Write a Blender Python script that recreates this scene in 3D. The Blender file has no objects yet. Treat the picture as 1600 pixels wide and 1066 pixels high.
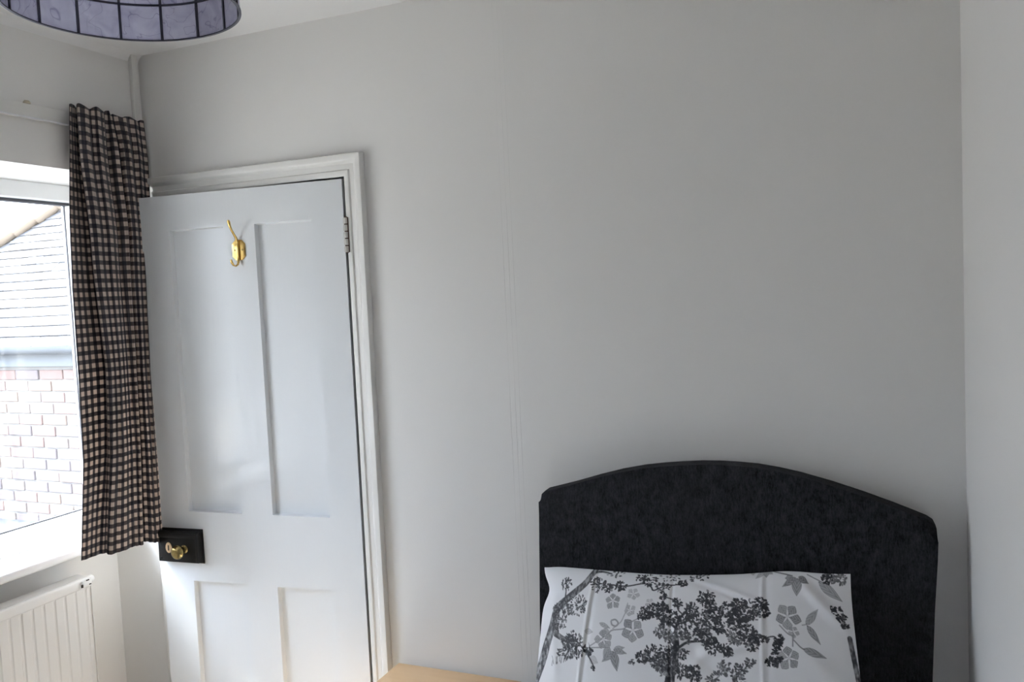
import bpy, bmesh, math, random
import numpy as np
from mathutils import Vector, Matrix

# ------------------------------------------------------------------ camera, sky, exposure
scene = bpy.context.scene
COL = scene.collection
YAW, PITCH, ROLL = 0.39889341, -0.06013659, -0.04621904
CAM = Vector((0.0, -2.0, 1.64))
fwd = Vector((-math.sin(YAW)*math.cos(PITCH), math.cos(YAW)*math.cos(PITCH), math.sin(PITCH)))
r0 = Vector((math.cos(YAW), math.sin(YAW), 0)); u0 = r0.cross(fwd)
rgt = r0*math.cos(ROLL) + u0*math.sin(ROLL); upv = -r0*math.sin(ROLL) + u0*math.cos(ROLL)
cd = bpy.data.cameras.new('camera'); cam = bpy.data.objects.new('camera', cd); COL.objects.link(cam)
m = Matrix((rgt, upv, -fwd)).transposed().to_4x4(); m.translation = CAM; cam.matrix_world = m
cd.sensor_width = 36.0; cd.lens = 1291/1600*36.0; cd.clip_start = 0.02; cd.clip_end = 200
scene.camera = cam

SKY_STRENGTH = 22.5
w = bpy.data.worlds.new('overcast_sky'); scene.world = w; w.use_nodes = True
nt = w.node_tree; bg = nt.nodes['Background']
tc = nt.nodes.new('ShaderNodeTexCoord'); sx = nt.nodes.new('ShaderNodeSeparateXYZ'); rp = nt.nodes.new('ShaderNodeValToRGB')
nt.links.new(tc.outputs['Generated'], sx.inputs[0]); nt.links.new(sx.outputs['Z'], rp.inputs[0]); nt.links.new(rp.outputs[0], bg.inputs[0])
rp.color_ramp.elements[0].position = 0.0; rp.color_ramp.elements[0].color = (0.20, 0.205, 0.225, 1)
rp.color_ramp.elements[1].position = 0.75; rp.color_ramp.elements[1].color = (0.85, 0.945, 1.17, 1)
bg.inputs[1].default_value = SKY_STRENGTH

sd = bpy.data.lights.new('hazy_sun', 'SUN'); sd.energy = 30.0; sd.color = (1.0, .98, .955); sd.angle = math.radians(11)
sun = bpy.data.objects.new('hazy_sun', sd); COL.objects.link(sun)
sun.rotation_euler = Vector((-.72, -.075, 1.0)).to_track_quat('Z', 'Y').to_euler()   # high, from outside the window on the left

vs = scene.view_settings
scene.display_settings.display_device = 'sRGB'
vs.view_transform = 'Standard'; vs.look = 'None'; vs.gamma = 1.0; vs.use_curve_mapping = False
vs.exposure = 0.0

# ------------------------------------------------------------------ materials
def nmat(name, col, rough=0.6, metal=0.0, spec=0.5, noise=None, bump=None, coat=0.0, sheen=0.0, stretch=(1, 1, 1)):
    """principled material; noise=(scale, second colour, contrast), bump=(scale, strength, distance)"""
    mt = bpy.data.materials.new(name); mt.use_nodes = True
    n = mt.node_tree.nodes; l = mt.node_tree.links; b = n['Principled BSDF']
    b.inputs['Base Color'].default_value = (*col, 1); b.inputs['Roughness'].default_value = rough
    b.inputs['Metallic'].default_value = metal; b.inputs['Specular IOR Level'].default_value = spec
    b.inputs['Coat Weight'].default_value = coat; b.inputs['Sheen Weight'].default_value = sheen
    t = n.new('ShaderNodeTexCoord'); mp = n.new('ShaderNodeMapping'); l.new(t.outputs['Object'], mp.inputs[0])
    mp.inputs['Scale'].default_value = stretch
    if noise:
        x = n.new('ShaderNodeTexNoise'); x.inputs['Scale'].default_value = noise[0]; x.inputs['Detail'].default_value = 5
        l.new(mp.outputs[0], x.inputs['Vector'])
        r = n.new('ShaderNodeValToRGB'); c = noise[2]
        r.color_ramp.elements[0].position = 0.5-c; r.color_ramp.elements[1].position = 0.5+c
        r.color_ramp.elements[0].color = (*col, 1); r.color_ramp.elements[1].color = (*noise[1], 1)
        l.new(x.outputs['Fac'], r.inputs[0]); l.new(r.outputs[0], b.inputs['Base Color'])
    if bump:
        x = n.new('ShaderNodeTexNoise'); x.inputs['Scale'].default_value = bump[0]; x.inputs['Detail'].default_value = 4
        l.new(mp.outputs[0], x.inputs['Vector'])
        bp = n.new('ShaderNodeBump'); bp.inputs['Strength'].default_value = bump[1]; bp.inputs['Distance'].default_value = bump[2]
        l.new(x.outputs['Fac'], bp.inputs['Height']); l.new(bp.outputs[0], b.inputs['Normal'])
    return mt

M = {}
M['wall'] = nmat('wall_paint', (.835, .818, .79), .5, noise=(1.3, (.815, .798, .77), .3), bump=(260, .25, .0006), stretch=(1, 1, .35))
M['wall_left'] = M['wall']
M['ceiling'] = nmat('ceiling_paint', (.85, .84, .83), .8, bump=(90, .2, .001))
M['gloss'] = nmat('white_gloss_paint', (.84, .86, .875), .13, noise=(2.0, (.82, .84, .855), .3), bump=(70, .35, .0012), stretch=(1, 1, .08))
M['trim'] = nmat('cream_trim_paint', (.80, .785, .75), .35, bump=(40, .2, .001), stretch=(1, 1, .3))
M['upvc'] = nmat('white_plastic_frame', (.86, .87, .87), .3)
M['gasket'] = nmat('grey_rubber_gasket', (.06, .06, .07), .6)
M['sill'] = nmat('white_sill_paint', (.84, .84, .84), .35)
M['radiator'] = nmat('radiator_enamel', (.80, .785, .755), .35)
M['dark'] = nmat('dark_gap', (.03, .025, .02), .8)
M['brass'] = nmat('polished_brass', (.80, .56, .20), .16, metal=1, noise=(60, (.62, .40, .13), .3))
M['brass_aged'] = nmat('aged_brass', (.46, .36, .16), .24, metal=1, noise=(90, (.28, .21, .08), .25))
M['brass_matt'] = nmat('dull_brass', (.72, .52, .32), .5, metal=.4)
M['lock'] = nmat('black_japanned_iron', (.006, .006, .007), .4, spec=.3, bump=(120, .5, .0008))
M['hinge'] = nmat('painted_hinge', (.66, .64, .60), .4, bump=(200, .5, .0008))
M['rust'] = nmat('hinge_gap_rust', (.10, .055, .035), .8)
M['headboard'] = None
M['beech'] = nmat('beech_veneer', (.84, .57, .32), .38, noise=(9, (.78, .51, .27), .35), stretch=(.25, 6, 1))
M['dark_edge'] = nmat('shadowed_wood_edge', (.16, .09, .05), .6)
M['floor'] = nmat('oatmeal_carpet', (.68, .64, .605), .95, noise=(60, (.61, .57, .535), .3), bump=(400, .8, .003))
M['sheet'] = nmat('white_cotton_sheet', (.80, .80, .81), .85, bump=(30, .3, .004))
M['divan'] = nmat('grey_divan_fabric', (.20, .20, .21), .9, bump=(300, .5, .001))
M['skirting'] = M['trim']
M['mortar'] = nmat('pale_mortar', (0.27, 0.26, 0.25), .95, noise=(20, (0.24, 0.235, 0.225), .3))
M['render'] = nmat('exterior_render', (.30, .28, .26), .9)
M['felt'] = nmat('grey_roofing_felt', (0.0525, 0.056, 0.063), .9, noise=(6, (0.042, 0.0455, 0.0525), .3))
M['gutter'] = nmat('weathered_gutter', (.12, .13, .14), .6)
M['ridge'] = nmat('orange_hip_tile', (0.24, 0.19, 0.14), .85, noise=(14, (0.21, 0.165, 0.12), .3))
M['ground'] = nmat('pale_patio_ground', (.30, .27, .23), .95)
M['lead'] = nmat('dark_metal_strip', (.09, .09, .12), .45, metal=.3)
M['white_plastic'] = nmat('white_plastic', (.82, .82, .80), .4)
M['silver'] = nmat('white_lip', (.85, .85, .86), .35)
M['bulb'] = nmat('opal_bulb', (.85, .85, .83), .2)
bricks_m = [nmat('brick_red', (0.19, 0.13, 0.115), .9, noise=(30, (0.16, 0.11, 0.095), .3)), nmat('brick_orange', (0.21, 0.16, 0.13), .9, noise=(30, (0.18, 0.135, 0.11), .3)),
            nmat('brick_plum', (0.15, 0.125, 0.125), .9, noise=(30, (0.13, 0.11, 0.11), .3)), nmat('brick_pink', (0.22, 0.185, 0.165), .9, noise=(30, (0.19, 0.16, 0.145), .3))]
tiles_m = [nmat('tile_grey', (0.063, 0.06, 0.063), .8, noise=(25, (0.054, 0.0528, 0.0552), .3)), nmat('tile_brown', (0.069, 0.063, 0.06), .8, noise=(25, (0.06, 0.0552, 0.054), .3)),
           nmat('tile_pale', (0.072, 0.072, 0.075), .8, noise=(25, (0.063, 0.063, 0.066), .3))]

def glass_mat():
    mt = bpy.data.materials.new('window_glass'); mt.use_nodes = True; n = mt.node_tree.nodes; l = mt.node_tree.links
    n.remove(n['Principled BSDF']); o = n['Material Output']
    tr = n.new('ShaderNodeBsdfTransparent'); tr.inputs[0].default_value = (.95, .97, .96, 1)
    gl = n.new('ShaderNodeBsdfGlossy'); gl.inputs['Roughness'].default_value = .02
    lw = n.new('ShaderNodeLayerWeight'); pw = n.new('ShaderNodeMath'); pw.operation = 'POWER'; pw.inputs[1].default_value = 5
    fr = n.new('ShaderNodeMath'); fr.operation = 'MULTIPLY_ADD'; fr.inputs[1].default_value = .92; fr.inputs[2].default_value = .03
    l.new(lw.outputs['Facing'], pw.inputs[0]); l.new(pw.outputs[0], fr.inputs[0])
    mx = n.new('ShaderNodeMixShader'); l.new(fr.outputs[0], mx.inputs[0]); l.new(tr.outputs[0], mx.inputs[1]); l.new(gl.outputs[0], mx.inputs[2])
    l.new(mx.outputs[0], o.inputs[0]); return mt
M['glass'] = glass_mat()

def capiz_mat():
    mt = bpy.data.materials.new('capiz_shell'); mt.use_nodes = True; n = mt.node_tree.nodes; l = mt.node_tree.links
    b = n['Principled BSDF']; o = n['Material Output']
    t = n.new('ShaderNodeTexCoord')
    oi = n.new('ShaderNodeObjectInfo'); ad = n.new('ShaderNodeVectorMath'); ad.operation = 'ADD'
    cb = n.new('ShaderNodeCombineXYZ'); mu = n.new('ShaderNodeMath'); mu.operation = 'MULTIPLY'; mu.inputs[1].default_value = 37.0
    l.new(oi.outputs['Random'], mu.inputs[0]); l.new(mu.outputs[0], cb.inputs[0]); l.new(mu.outputs[0], cb.inputs[2])
    l.new(t.outputs['Object'], ad.inputs[0]); l.new(cb.outputs[0], ad.inputs[1])
    x = n.new('ShaderNodeTexNoise'); x.inputs['Scale'].default_value = 26; x.inputs['Detail'].default_value = 5; x.inputs['Distortion'].default_value = 1.2
    l.new(ad.outputs[0], x.inputs['Vector'])
    r = n.new('ShaderNodeValToRGB'); e = r.color_ramp.elements
    e[0].position = .3; e[0].color = (.42, .41, .56, 1); e[1].position = .72; e[1].color = (.60, .60, .71, 1)
    v = n.new('ShaderNodeTexNoise'); v.inputs['Scale'].default_value = 11; v.inputs['Detail'].default_value = 2; v.inputs['Distortion'].default_value = 2.5
    l.new(ad.outputs[0], v.inputs['Vector'])
    r2 = n.new('ShaderNodeValToRGB'); e = r2.color_ramp.elements           # thin dark crack line
    e[0].position = .488; e[0].color = (1, 1, 1, 1); e[1].position = .512; e[1].color = (1, 1, 1, 1)
    q = r2.color_ramp.elements.new(.5); q.color = (.62, .6, .72, 1)
    l.new(v.outputs['Fac'], r2.inputs[0]); l.new(x.outputs['Fac'], r.inputs[0])
    mx = n.new('ShaderNodeMix'); mx.data_type = 'RGBA'; mx.blend_type = 'MULTIPLY'; mx.inputs[0].default_value = 1
    l.new(r.outputs[0], mx.inputs[6]); l.new(r2.outputs[0], mx.inputs[7]); l.new(mx.outputs[2], b.inputs['Base Color'])
    b.inputs['Roughness'].default_value = .3
    tl = n.new('ShaderNodeBsdfTranslucent'); l.new(mx.outputs[2], tl.inputs[0])
    ms = n.new('ShaderNodeMixShader'); ms.inputs[0].default_value = .6
    l.new(b.outputs[0], ms.inputs[1]); l.new(tl.outputs[0], ms.inputs[2]); l.new(ms.outputs[0], o.inputs[0])
    return mt
M['capiz'] = capiz_mat()

def gingham_mat():
    mt = bpy.data.materials.new('gingham_cotton'); mt.use_nodes = True; n = mt.node_tree.nodes; l = mt.node_tree.links
    b = n['Principled BSDF']; o = n['Material Output']
    uv = n.new('ShaderNodeUVMap'); uv.uv_map = 'cloth'; sp = n.new('ShaderNodeSeparateXYZ'); l.new(uv.outputs[0], sp.inputs[0])
    def band(out):
        a = n.new('ShaderNodeMath'); a.operation = 'DIVIDE'; a.inputs[1].default_value = .0262; l.new(out, a.inputs[0])
        f = n.new('ShaderNodeMath'); f.operation = 'FRACT'; l.new(a.outputs[0], f.inputs[0])
        g = n.new('ShaderNodeValToRGB'); l.new(f.outputs[0], g.inputs[0]); e = g.color_ramp.elements
        e[0].position = .0; e[0].color = (1, 1, 1, 1); e[1].position = 1; e[1].color = (1, 1, 1, 1)
        for p, c in ((.24, 1), (.28, 0), (.76, 0), (.80, 1)):
            k = e.new(p); k.color = (c, c, c, 1)
        return g.outputs[0]
    h, v = band(sp.outputs['X']), band(sp.outputs['Y'])
    s = n.new('ShaderNodeMath'); s.operation = 'ADD'; l.new(h, s.inputs[0]); l.new(v, s.inputs[1])
    hf = n.new('ShaderNodeMath'); hf.operation = 'MULTIPLY'; hf.inputs[1].default_value = .5; l.new(s.outputs[0], hf.inputs[0])
    r = n.new('ShaderNodeValToRGB'); e = r.color_ramp.elements; l.new(hf.outputs[0], r.inputs[0])
    e[0].position = 0; e[0].color = (.60, .50, .43, 1); e[1].position = 1; e[1].color = (.012, .012, .022, 1)
    k = e.new(.5); k.color = (.085, .07, .07, 1)
    l.new(r.outputs[0], b.inputs['Base Color']); b.inputs['Roughness'].default_value = .85; b.inputs['Sheen Weight'].default_value = .15
    tl = n.new('ShaderNodeBsdfTranslucent'); l.new(r.outputs[0], tl.inputs[0])
    ms = n.new('ShaderNodeMixShader'); ms.inputs[0].default_value = .22
    l.new(b.outputs[0], ms.inputs[1]); l.new(tl.outputs[0], ms.inputs[2]); l.new(ms.outputs[0], o.inputs[0])
    return mt
M['gingham'] = gingham_mat()

def chenille_mat():
    mt = bpy.data.materials.new('charcoal_chenille'); mt.use_nodes = True; n = mt.node_tree.nodes; l = mt.node_tree.links
    b = n['Principled BSDF']; t = n.new('ShaderNodeTexCoord')
    def nz(sc, st, det=6):
        mp = n.new('ShaderNodeMapping'); mp.inputs['Scale'].default_value = st; l.new(t.outputs['Object'], mp.inputs[0])
        x = n.new('ShaderNodeTexNoise'); x.inputs['Scale'].default_value = sc; x.inputs['Detail'].default_value = det; x.inputs['Roughness'].default_value = .7
        l.new(mp.outputs[0], x.inputs['Vector']); return x.outputs['Fac']
    a = nz(38, (1, 1, .9)); c = nz(300, (1, 1, .3), 3)
    ad = n.new('ShaderNodeMath'); ad.operation = 'ADD'; l.new(a, ad.inputs[0]); l.new(c, ad.inputs[1])
    hf = n.new('ShaderNodeMath'); hf.operation = 'MULTIPLY'; hf.inputs[1].default_value = .5; l.new(ad.outputs[0], hf.inputs[0])
    r = n.new('ShaderNodeValToRGB'); e = r.color_ramp.elements; l.new(hf.outputs[0], r.inputs[0])
    e[0].position = .38; e[0].color = (.005, .0052, .0062, 1); e[1].position = .66; e[1].color = (.040, .041, .047, 1)
    l.new(r.outputs[0], b.inputs['Base Color']); b.inputs['Roughness'].default_value = .9; b.inputs['Specular IOR Level'].default_value = .2
    b.inputs['Sheen Weight'].default_value = 0.0
    bp = n.new('ShaderNodeBump'); bp.inputs['Strength'].default_value = .5; bp.inputs['Distance'].default_value = .002
    l.new(hf.outputs[0], bp.inputs['Height']); l.new(bp.outputs[0], b.inputs['Normal'])
    return mt
M['headboard'] = chenille_mat()

def pillow_mat():
    mt = bpy.data.materials.new('toile_print_cotton'); mt.use_nodes = True; n = mt.node_tree.nodes; l = mt.node_tree.links
    b = n['Principled BSDF']; a = n.new('ShaderNodeAttribute'); a.attribute_name = 'ink'
    mx = n.new('ShaderNodeMix'); mx.data_type = 'RGBA'
    mx.inputs[6].default_value = (.80, .79, .795, 1); mx.inputs[7].default_value = (.018, .018, .024, 1)
    l.new(a.outputs['Fac'], mx.inputs[0]); l.new(mx.outputs[2], b.inputs['Base Color']); b.inputs['Roughness'].default_value = .7
    return mt
M['pillow'] = pillow_mat()

# ------------------------------------------------------------------ mesh helpers
class MB:
    """collects shapes and links them as ONE mesh object"""
    def __init__(s): s.bm = bmesh.new()
    def box(s, x0, x1, y0, y1, z0, z1, mat=None, bev=0.0, seg=2):
        r = bmesh.ops.create_cube(s.bm, size=1.0); vs_ = r['verts']
        for v in vs_:
            v.co = Vector(((x0+x1)/2+v.co.x*(x1-x0), (y0+y1)/2+v.co.y*(y1-y0), (z0+z1)/2+v.co.z*(z1-z0)))
        if bev:
            ed = {e for v in vs_ for e in v.link_edges}
            bmesh.ops.bevel(s.bm, geom=list(ed), offset=bev, segments=seg, affect='EDGES', profile=.5)
        return s
    def lathe(s, prof, origin=(0, 0, 0), axis='Z', n=32, caps=True):
        """prof = [(radius, height)]; caps closed when the radius is 0"""
        rings = []
        for rad, h in prof:
            ring = []
            for i in range(n):
                t = 2*math.pi*i/n; p = (rad*math.cos(t), rad*math.sin(t), h)
                if axis == '-Y': p = (p[0], -p[2], p[1])
                if axis == 'X': p = (p[2], p[0], p[1])
                ring.append(s.bm.verts.new(Vector(p)+Vector(origin)))
            rings.append(ring)
        for a, b in zip(rings, rings[1:]):
            for i in range(n):
                try: s.bm.faces.new((a[i], a[(i+1) % n], b[(i+1) % n], b[i]))
                except ValueError: pass
        for ring in ((rings[0], rings[-1]) if caps else ()):
            try: s.bm.faces.new(ring)
            except ValueError: pass
        return s
    def tube(s, pts, rad, n=10, flat=1.0):
        """swept tube; rad scalar or list"""
        pts = [Vector(p) for p in pts]; rings = []
        ref = Vector((0.0, 0.0, 1.0))
        if abs((pts[-1]-pts[0]).normalized().z) > .9: ref = Vector((1.0, 0, 0))
        for i, p in enumerate(pts):
            d = (pts[min(i+1, len(pts)-1)]-pts[max(i-1, 0)]).normalized()
            a = d.cross(ref).normalized(); b = d.cross(a)
            r = rad[i] if isinstance(rad, (list, tuple)) else rad
            rings.append([s.bm.verts.new(p+a*r*math.cos(2*math.pi*k/n)+b*r*flat*math.sin(2*math.pi*k/n)) for k in range(n)])
        for a, b in zip(rings, rings[1:]):
            for i in range(n): s.bm.faces.new((a[i], a[(i+1) % n], b[(i+1) % n], b[i]))
        s.bm.faces.new(rings[0][::-1]); s.bm.faces.new(rings[-1]); return s
    def prism(s, outline, y0, y1, bev=0.0, seg=3):
        """outline in (x, z), extruded along y (front face at y0)"""
        a = [s.bm.verts.new((x, y0, z)) for x, z in outline]; b = [s.bm.verts.new((x, y1, z)) for x, z in outline]
        f = s.bm.faces.new(a); s.bm.faces.new(b[::-1]); k = len(a)
        for i in range(k): s.bm.faces.new((a[i], b[i], b[(i+1) % k], a[(i+1) % k]))
        if bev: bmesh.ops.bevel(s.bm, geom=list(f.edges), offset=bev, segments=seg, affect='EDGES', profile=.5)
        return s
    def build(s, name, mat, parent=None, smooth=False, loc=None):
        bmesh.ops.recalc_face_normals(s.bm, faces=s.bm.faces)
        me = bpy.data.meshes.new(name); s.bm.to_mesh(me); s.bm.free()
        if mat: me.materials.append(mat)
        if smooth:
            for p in me.polygons: p.use_smooth = True
            if smooth != 'all':
                me.set_sharp_from_angle(angle=math.radians(35))
        return link(name, me, parent, loc)
def link(name, me, parent=None, loc=None):
    o = bpy.data.objects.new(name, me); COL.objects.link(o)
    if parent: o.parent = parent
    if loc: o.location = loc
    return o
def empty(name, loc=(0, 0, 0), rz=0.0, parent=None):
    o = bpy.data.objects.new(name, None); COL.objects.link(o); o.location = loc; o.rotation_euler.z = rz
    o.empty_display_size = .05
    if parent: o.parent = parent
    return o
def tag(o, label=None, cat=None, group=None, kind=None):
    if label: o['label'] = label
    if cat: o['category'] = cat
    if group: o['group'] = group
    if kind: o['kind'] = kind
    return o
def struct(o, label=None, cat=None):
    o['kind'] = 'structure'
    if label: o['label'] = label
    if cat: o['category'] = cat
    return o
def moulding(mb, prof, a, b, inner, outer_dir):
    """strip of a door-frame moulding: prof = [(distance from the opening, projection)], swept from a to b (x, z)"""
    pass
random.seed(7)

# ------------------------------------------------------------------ room shell
XL, XR, XREC, ZC = -2.073, 0.207, -2.325, 2.43        # left wall (over the window), right wall, recessed wall, ceiling
YF = -3.1                                              # wall behind the camera
WZ0, WZ1, WY0 = 0.92, 2.045, -1.22                     # window recess
DX0, DX1, DZ = -2.062, -1.328, 1.992                   # door opening

mb = MB()                                              # back wall with the doorway (niche closed 0.14 m behind)
mb.box(-2.44, DX0, 0, .25, 0, 2.62); mb.box(DX1, XR+.2, 0, .25, 0, 2.62); mb.box(DX0, DX1, 0, .25, DZ, 2.62); mb.box(DX0, DX1, .14, .25, 0, DZ)
wall_back = struct(mb.build('wall_back', M['wall']), 'pale grey painted wall behind the headboard and round the door', 'wall')
# paper seams: thin proud ridges of the lining paper
for x, wd in ((-.830, .0026), (-.842, .0016), (-.857, .0022)):
    MB().box(x-wd/2, x+wd/2, -.0003, .001, .1, 2.42).build('paper_seam', M['wall'], wall_back)
mb = MB(); mb.box(XR, XR+.2, YF-.2, 0, 0, 2.62)
struct(mb.build('wall_right', M['wall']), 'plain pale wall at the right edge', 'wall')
mb = MB(); mb.box(-2.62, XR+.2, YF-.2, YF, 0, 2.62)
struct(mb.build('wall_front', M['wall']), 'plain wall behind the viewpoint', 'wall')
mb = MB()
mb.box(-2.46, XL, YF, 0, WZ1, 2.62)                    # lintel over the window
mb.box(-2.46, XREC, WY0, 0, 0, WZ0-.03)                # recessed wall under the window
mb.box(-2.46, XL, YF, WY0, 0, WZ1)
struct(mb.build('wall_left', M['wall_left']), 'pale wall over and under the window, recessed below the lintel', 'wall')
mb = MB(); mb.box(-2.62, XR+.2, YF-.2, .25, ZC, ZC+.18)
struct(mb.build('ceiling', M['ceiling']), 'white painted ceiling', 'ceiling')
mb = MB(); mb.box(-2.46, XR+.2, YF-.2, .25, -.15, 0)
struct(mb.build('floor', M['floor']), 'oatmeal carpet floor', 'floor')
def skirt(name, x0, x1, y0, y1):
    b = MB(); b.box(x0, x1, y0, y1, 0, .12, bev=.004)
    return struct(b.build(name, M['skirting']), 'white painted skirting board', 'skirting')
skirt('baseboard_back', DX1+.075, XR-.018, -.018, -.0005)
skirt('baseboard_right', XR-.018, XR-.0005, YF+.02, -.0005)
skirt('baseboard_left', XREC+.0005, XREC+.018, WY0, -.0005)
# painted-over coved joint between ceiling and left wall
mb = MB(); mb.prism([(XL, ZC), (XL+.022, ZC), (XL+.012, ZC-.006), (XL+.004, ZC-.014), (XL, ZC-.024)], WY0-1.7, -.001)
struct(mb.build('trim_1', M['ceiling'], smooth=True), 'filled joint between ceiling and left wall', 'trim')

# door surround: moulded architrave (mitred), jambs and head
PROF = [(0, 0), (0, .010), (.006, .014), (.016, .014), (.019, .010), (.034, .012), (.040, .018), (.046, .022), (.060, .022), (.062, .018), (.062, 0)]
def architrave():
    b = MB(); bm = b.bm
    path = [((DX1, 0.0), (1, 0)), ((DX1, DZ-.008), (1, 1)), ((XL+.0005, DZ-.008), (0, 1))]
    rings = []
    for (px, pz), (ox, oz) in path:
        rings.append([bm.verts.new((px+ox*d, -pr-.0005, pz+oz*d)) for d, pr in PROF])
    for a, c in zip(rings, rings[1:]):
        for i in range(len(a)-1): bm.faces.new((a[i], a[i+1], c[i+1], c[i]))
    for ring in (rings[0], rings[-1]): bm.faces.new(ring)
    return b
struct(architrave().build('trim_2', M['trim'], smooth=True), 'cream moulded architrave round the top and right of the door', 'architrave')
mb = MB()
mb.box(DX1, DX1+.004, -.009, .139, 0, DZ-.008); mb.box(DX0-.004, DX0+.012, -.010, .139, 0, DZ); mb.box(DX0, DX1, -.010, .139, DZ-.008, DZ+.004)
mb.box(DX0, DX1, .036, .05, DZ-.03, DZ-.007, bev=.002); mb.box(DX0, DX0+.024, .036, .05, 0, DZ-.02); mb.box(DX1-.012, DX1+.001, .036, .05, 0, DZ-.02)
mb.box(-2.103, -2.0625, -.030, -.0005, 0, DZ+.055, bev=.003)  # left frame upright, added to block window light leaking onto the architrave end
struct(mb.build('trim_3', M['trim']), 'cream door jambs and stop strips', 'door frame')

# ------------------------------------------------------------------ door (leaf ajar 5 degrees, hinged on the right)
PHI = math.radians(5)
door = struct(empty('door_1', (-1.336, -.012, .006), math.pi+PHI), 'white gloss four-panel door standing slightly ajar', 'door')
# local frame: x runs from the hinge to the free edge, +y towards the room, z up
LW, LH, LT = .711, 1.972, .036
PANELS = [(.102, .295, .998, 1.866), (.403, .597, .998, 1.866), (.102, .295, .22, .778), (.403, .597, .22, .778)]
def leaf_mesh():
    b = MB(); bm = b.bm
    xs = [0, .102, .295, .403, .597, LW]; zs = [0, .22, .778, .998, 1.866, LH]
    holes = {(1, 1), (3, 1), (1, 3), (3, 3)}
    V = {}
    def v(x, y, z):
        k = (round(x, 5), round(y, 5), round(z, 5))
        if k not in V: V[k] = bm.verts.new(k)
        return V[k]
    for side, y in ((1, 0.0), (-1, -LT)):
        for i in range(5):
            for j in range(5):
                if (i, j) in holes: continue
                q = [v(xs[i], y, zs[j]), v(xs[i+1], y, zs[j]), v(xs[i+1], y, zs[j+1]), v(xs[i], y, zs[j+1])]
                bm.faces.new(q if side < 0 else q[::-1])
    for i, j in holes:
        x0, x1, z0, z1 = xs[i], xs[i+1], zs[j], zs[j+1]; d = .016; s = .003
        for y, yi in ((0, -d), (-LT, -LT+d)):
            o = [(x0, z0), (x1, z0), (x1, z1), (x0, z1)]; n_ = [(x0+s, z0+s), (x1-s, z0+s), (x1-s, z1-s), (x0+s, z1-s)]
            for k in range(4):
                a, c = k, (k+1) % 4
                bm.faces.new((v(o[a][0], y, o[a][1]), v(o[c][0], y, o[c][1]), v(n_[c][0], yi, n_[c][1]), v(n_[a][0], yi, n_[a][1])))
    for i in range(5):
        for zz in (0, LH): bm.faces.new((v(xs[i], 0, zz), v(xs[i+1], 0, zz), v(xs[i+1], -LT, zz), v(xs[i], -LT, zz)))
        for xx in (0, LW): bm.faces.new((v(xx, 0, zs[i]), v(xx, 0, zs[i+1]), v(xx, -LT, zs[i+1]), v(xx, -LT, zs[i])))
    return b
leaf = leaf_mesh().build('door_leaf', M['gloss'], door)
for (x0, x1, z0, z1) in PANELS:
    MB().box(x0+.0005, x1-.0005, -LT+.0155, -.0155, z0+.0005, z1-.0005).build('panel', M['gloss'], door)
def hinge(z0):
    h = empty('hinge', (-.008, .004, z0), 0, door)
    for k in range(5):
        b = MB(); b.lathe([(0, 0), (.0062, .0004), (.0065, .0015), (.0065, .0165), (.0060, .0174), (0, .0176)], (0, 0, k*.0200), n=16)
        b.box(-.001, .010, -.008, -.003, k*.02+.001, k*.02+.0168)
        b.build('knuckle', M['hinge'], h, smooth=True)
    b = MB(); b.lathe([(0, -.001), (.0045, -.001), (.0045, .100), (0, .100)], n=12); b.box(-.0085, -.004, -.006, .002, 0, .098)
    b.build('hinge_pin', M['rust'], h)
    tag(h, 'painted five-knuckle hinge with rusty gaps')
hinge(1.765); hinge(.20)
# rim lock
lk = empty('rim_lock', (.553, 0, .836), 0, door); tag(lk, 'black rim lock with brass knob')
b = MB(); b.box(-.004, .148, 0.0003, .004, 0, .108, bev=.0015); b.box(.0, .150, .004, .024, .006, .101, bev=.003)
b.box(.006, .150, .0235, .0262, .083, .099, bev=.001); b.box(.0, .010, .0238, .0262, .008, .10, bev=.001)
b.build('lock_case', M['lock'], lk, smooth=True)
b = MB(); b.lathe([(0, .002), (.0145, .002), (.0150, .0035), (.0130, .0045), (.0060, .0045)], n=28, axis='-Y')
for v in b.bm.verts: v.co.y = -v.co.y
for v in b.bm.verts: v.co = Vector((v.co.x*.78+.108, v.co.y+.0225, v.co.z*1.12+.052))
e = b.build('keyhole_cover', M['brass_matt'], lk, smooth=True)
b = MB(); b.box(.1057, .1103, .0262, .0275, .043, .060, bev=.0008); b.build('keyhole', M['dark'], lk)
b = MB(); b.lathe([(0, 0), (.0125, 0), (.0135, .0015), (.0125, .003), (.0090, .0045), (.0074, .008), (.0074, .013), (.010, .017), (.0150, .020), (.0200, .0245), (.0218, .029), (.0220, .032), (.0208, .036), (.0165, .0395), (.0100, .0415), (.0040, .0422), (0, .0424)], n=40)
for v in b.bm.verts: v.co = Vector((v.co.x+.052, v.co.z+.023, v.co.y+.049))
b.build('door_knob', M['brass_aged'], lk, smooth=True)
for (sx_, sz_) in ((.012, .020), (.014, .088), (.140, .018)):
    b = MB(); b.lathe([(0, 0), (.0035, 0), (.003, .0015), (0, .002)], n=10)
    for v in b.bm.verts: v.co = Vector((v.co.x+sx_, v.co.z+.0238, v.co.y+sz_))
    b.build('screw', M['lock'], lk, smooth=True)
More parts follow.
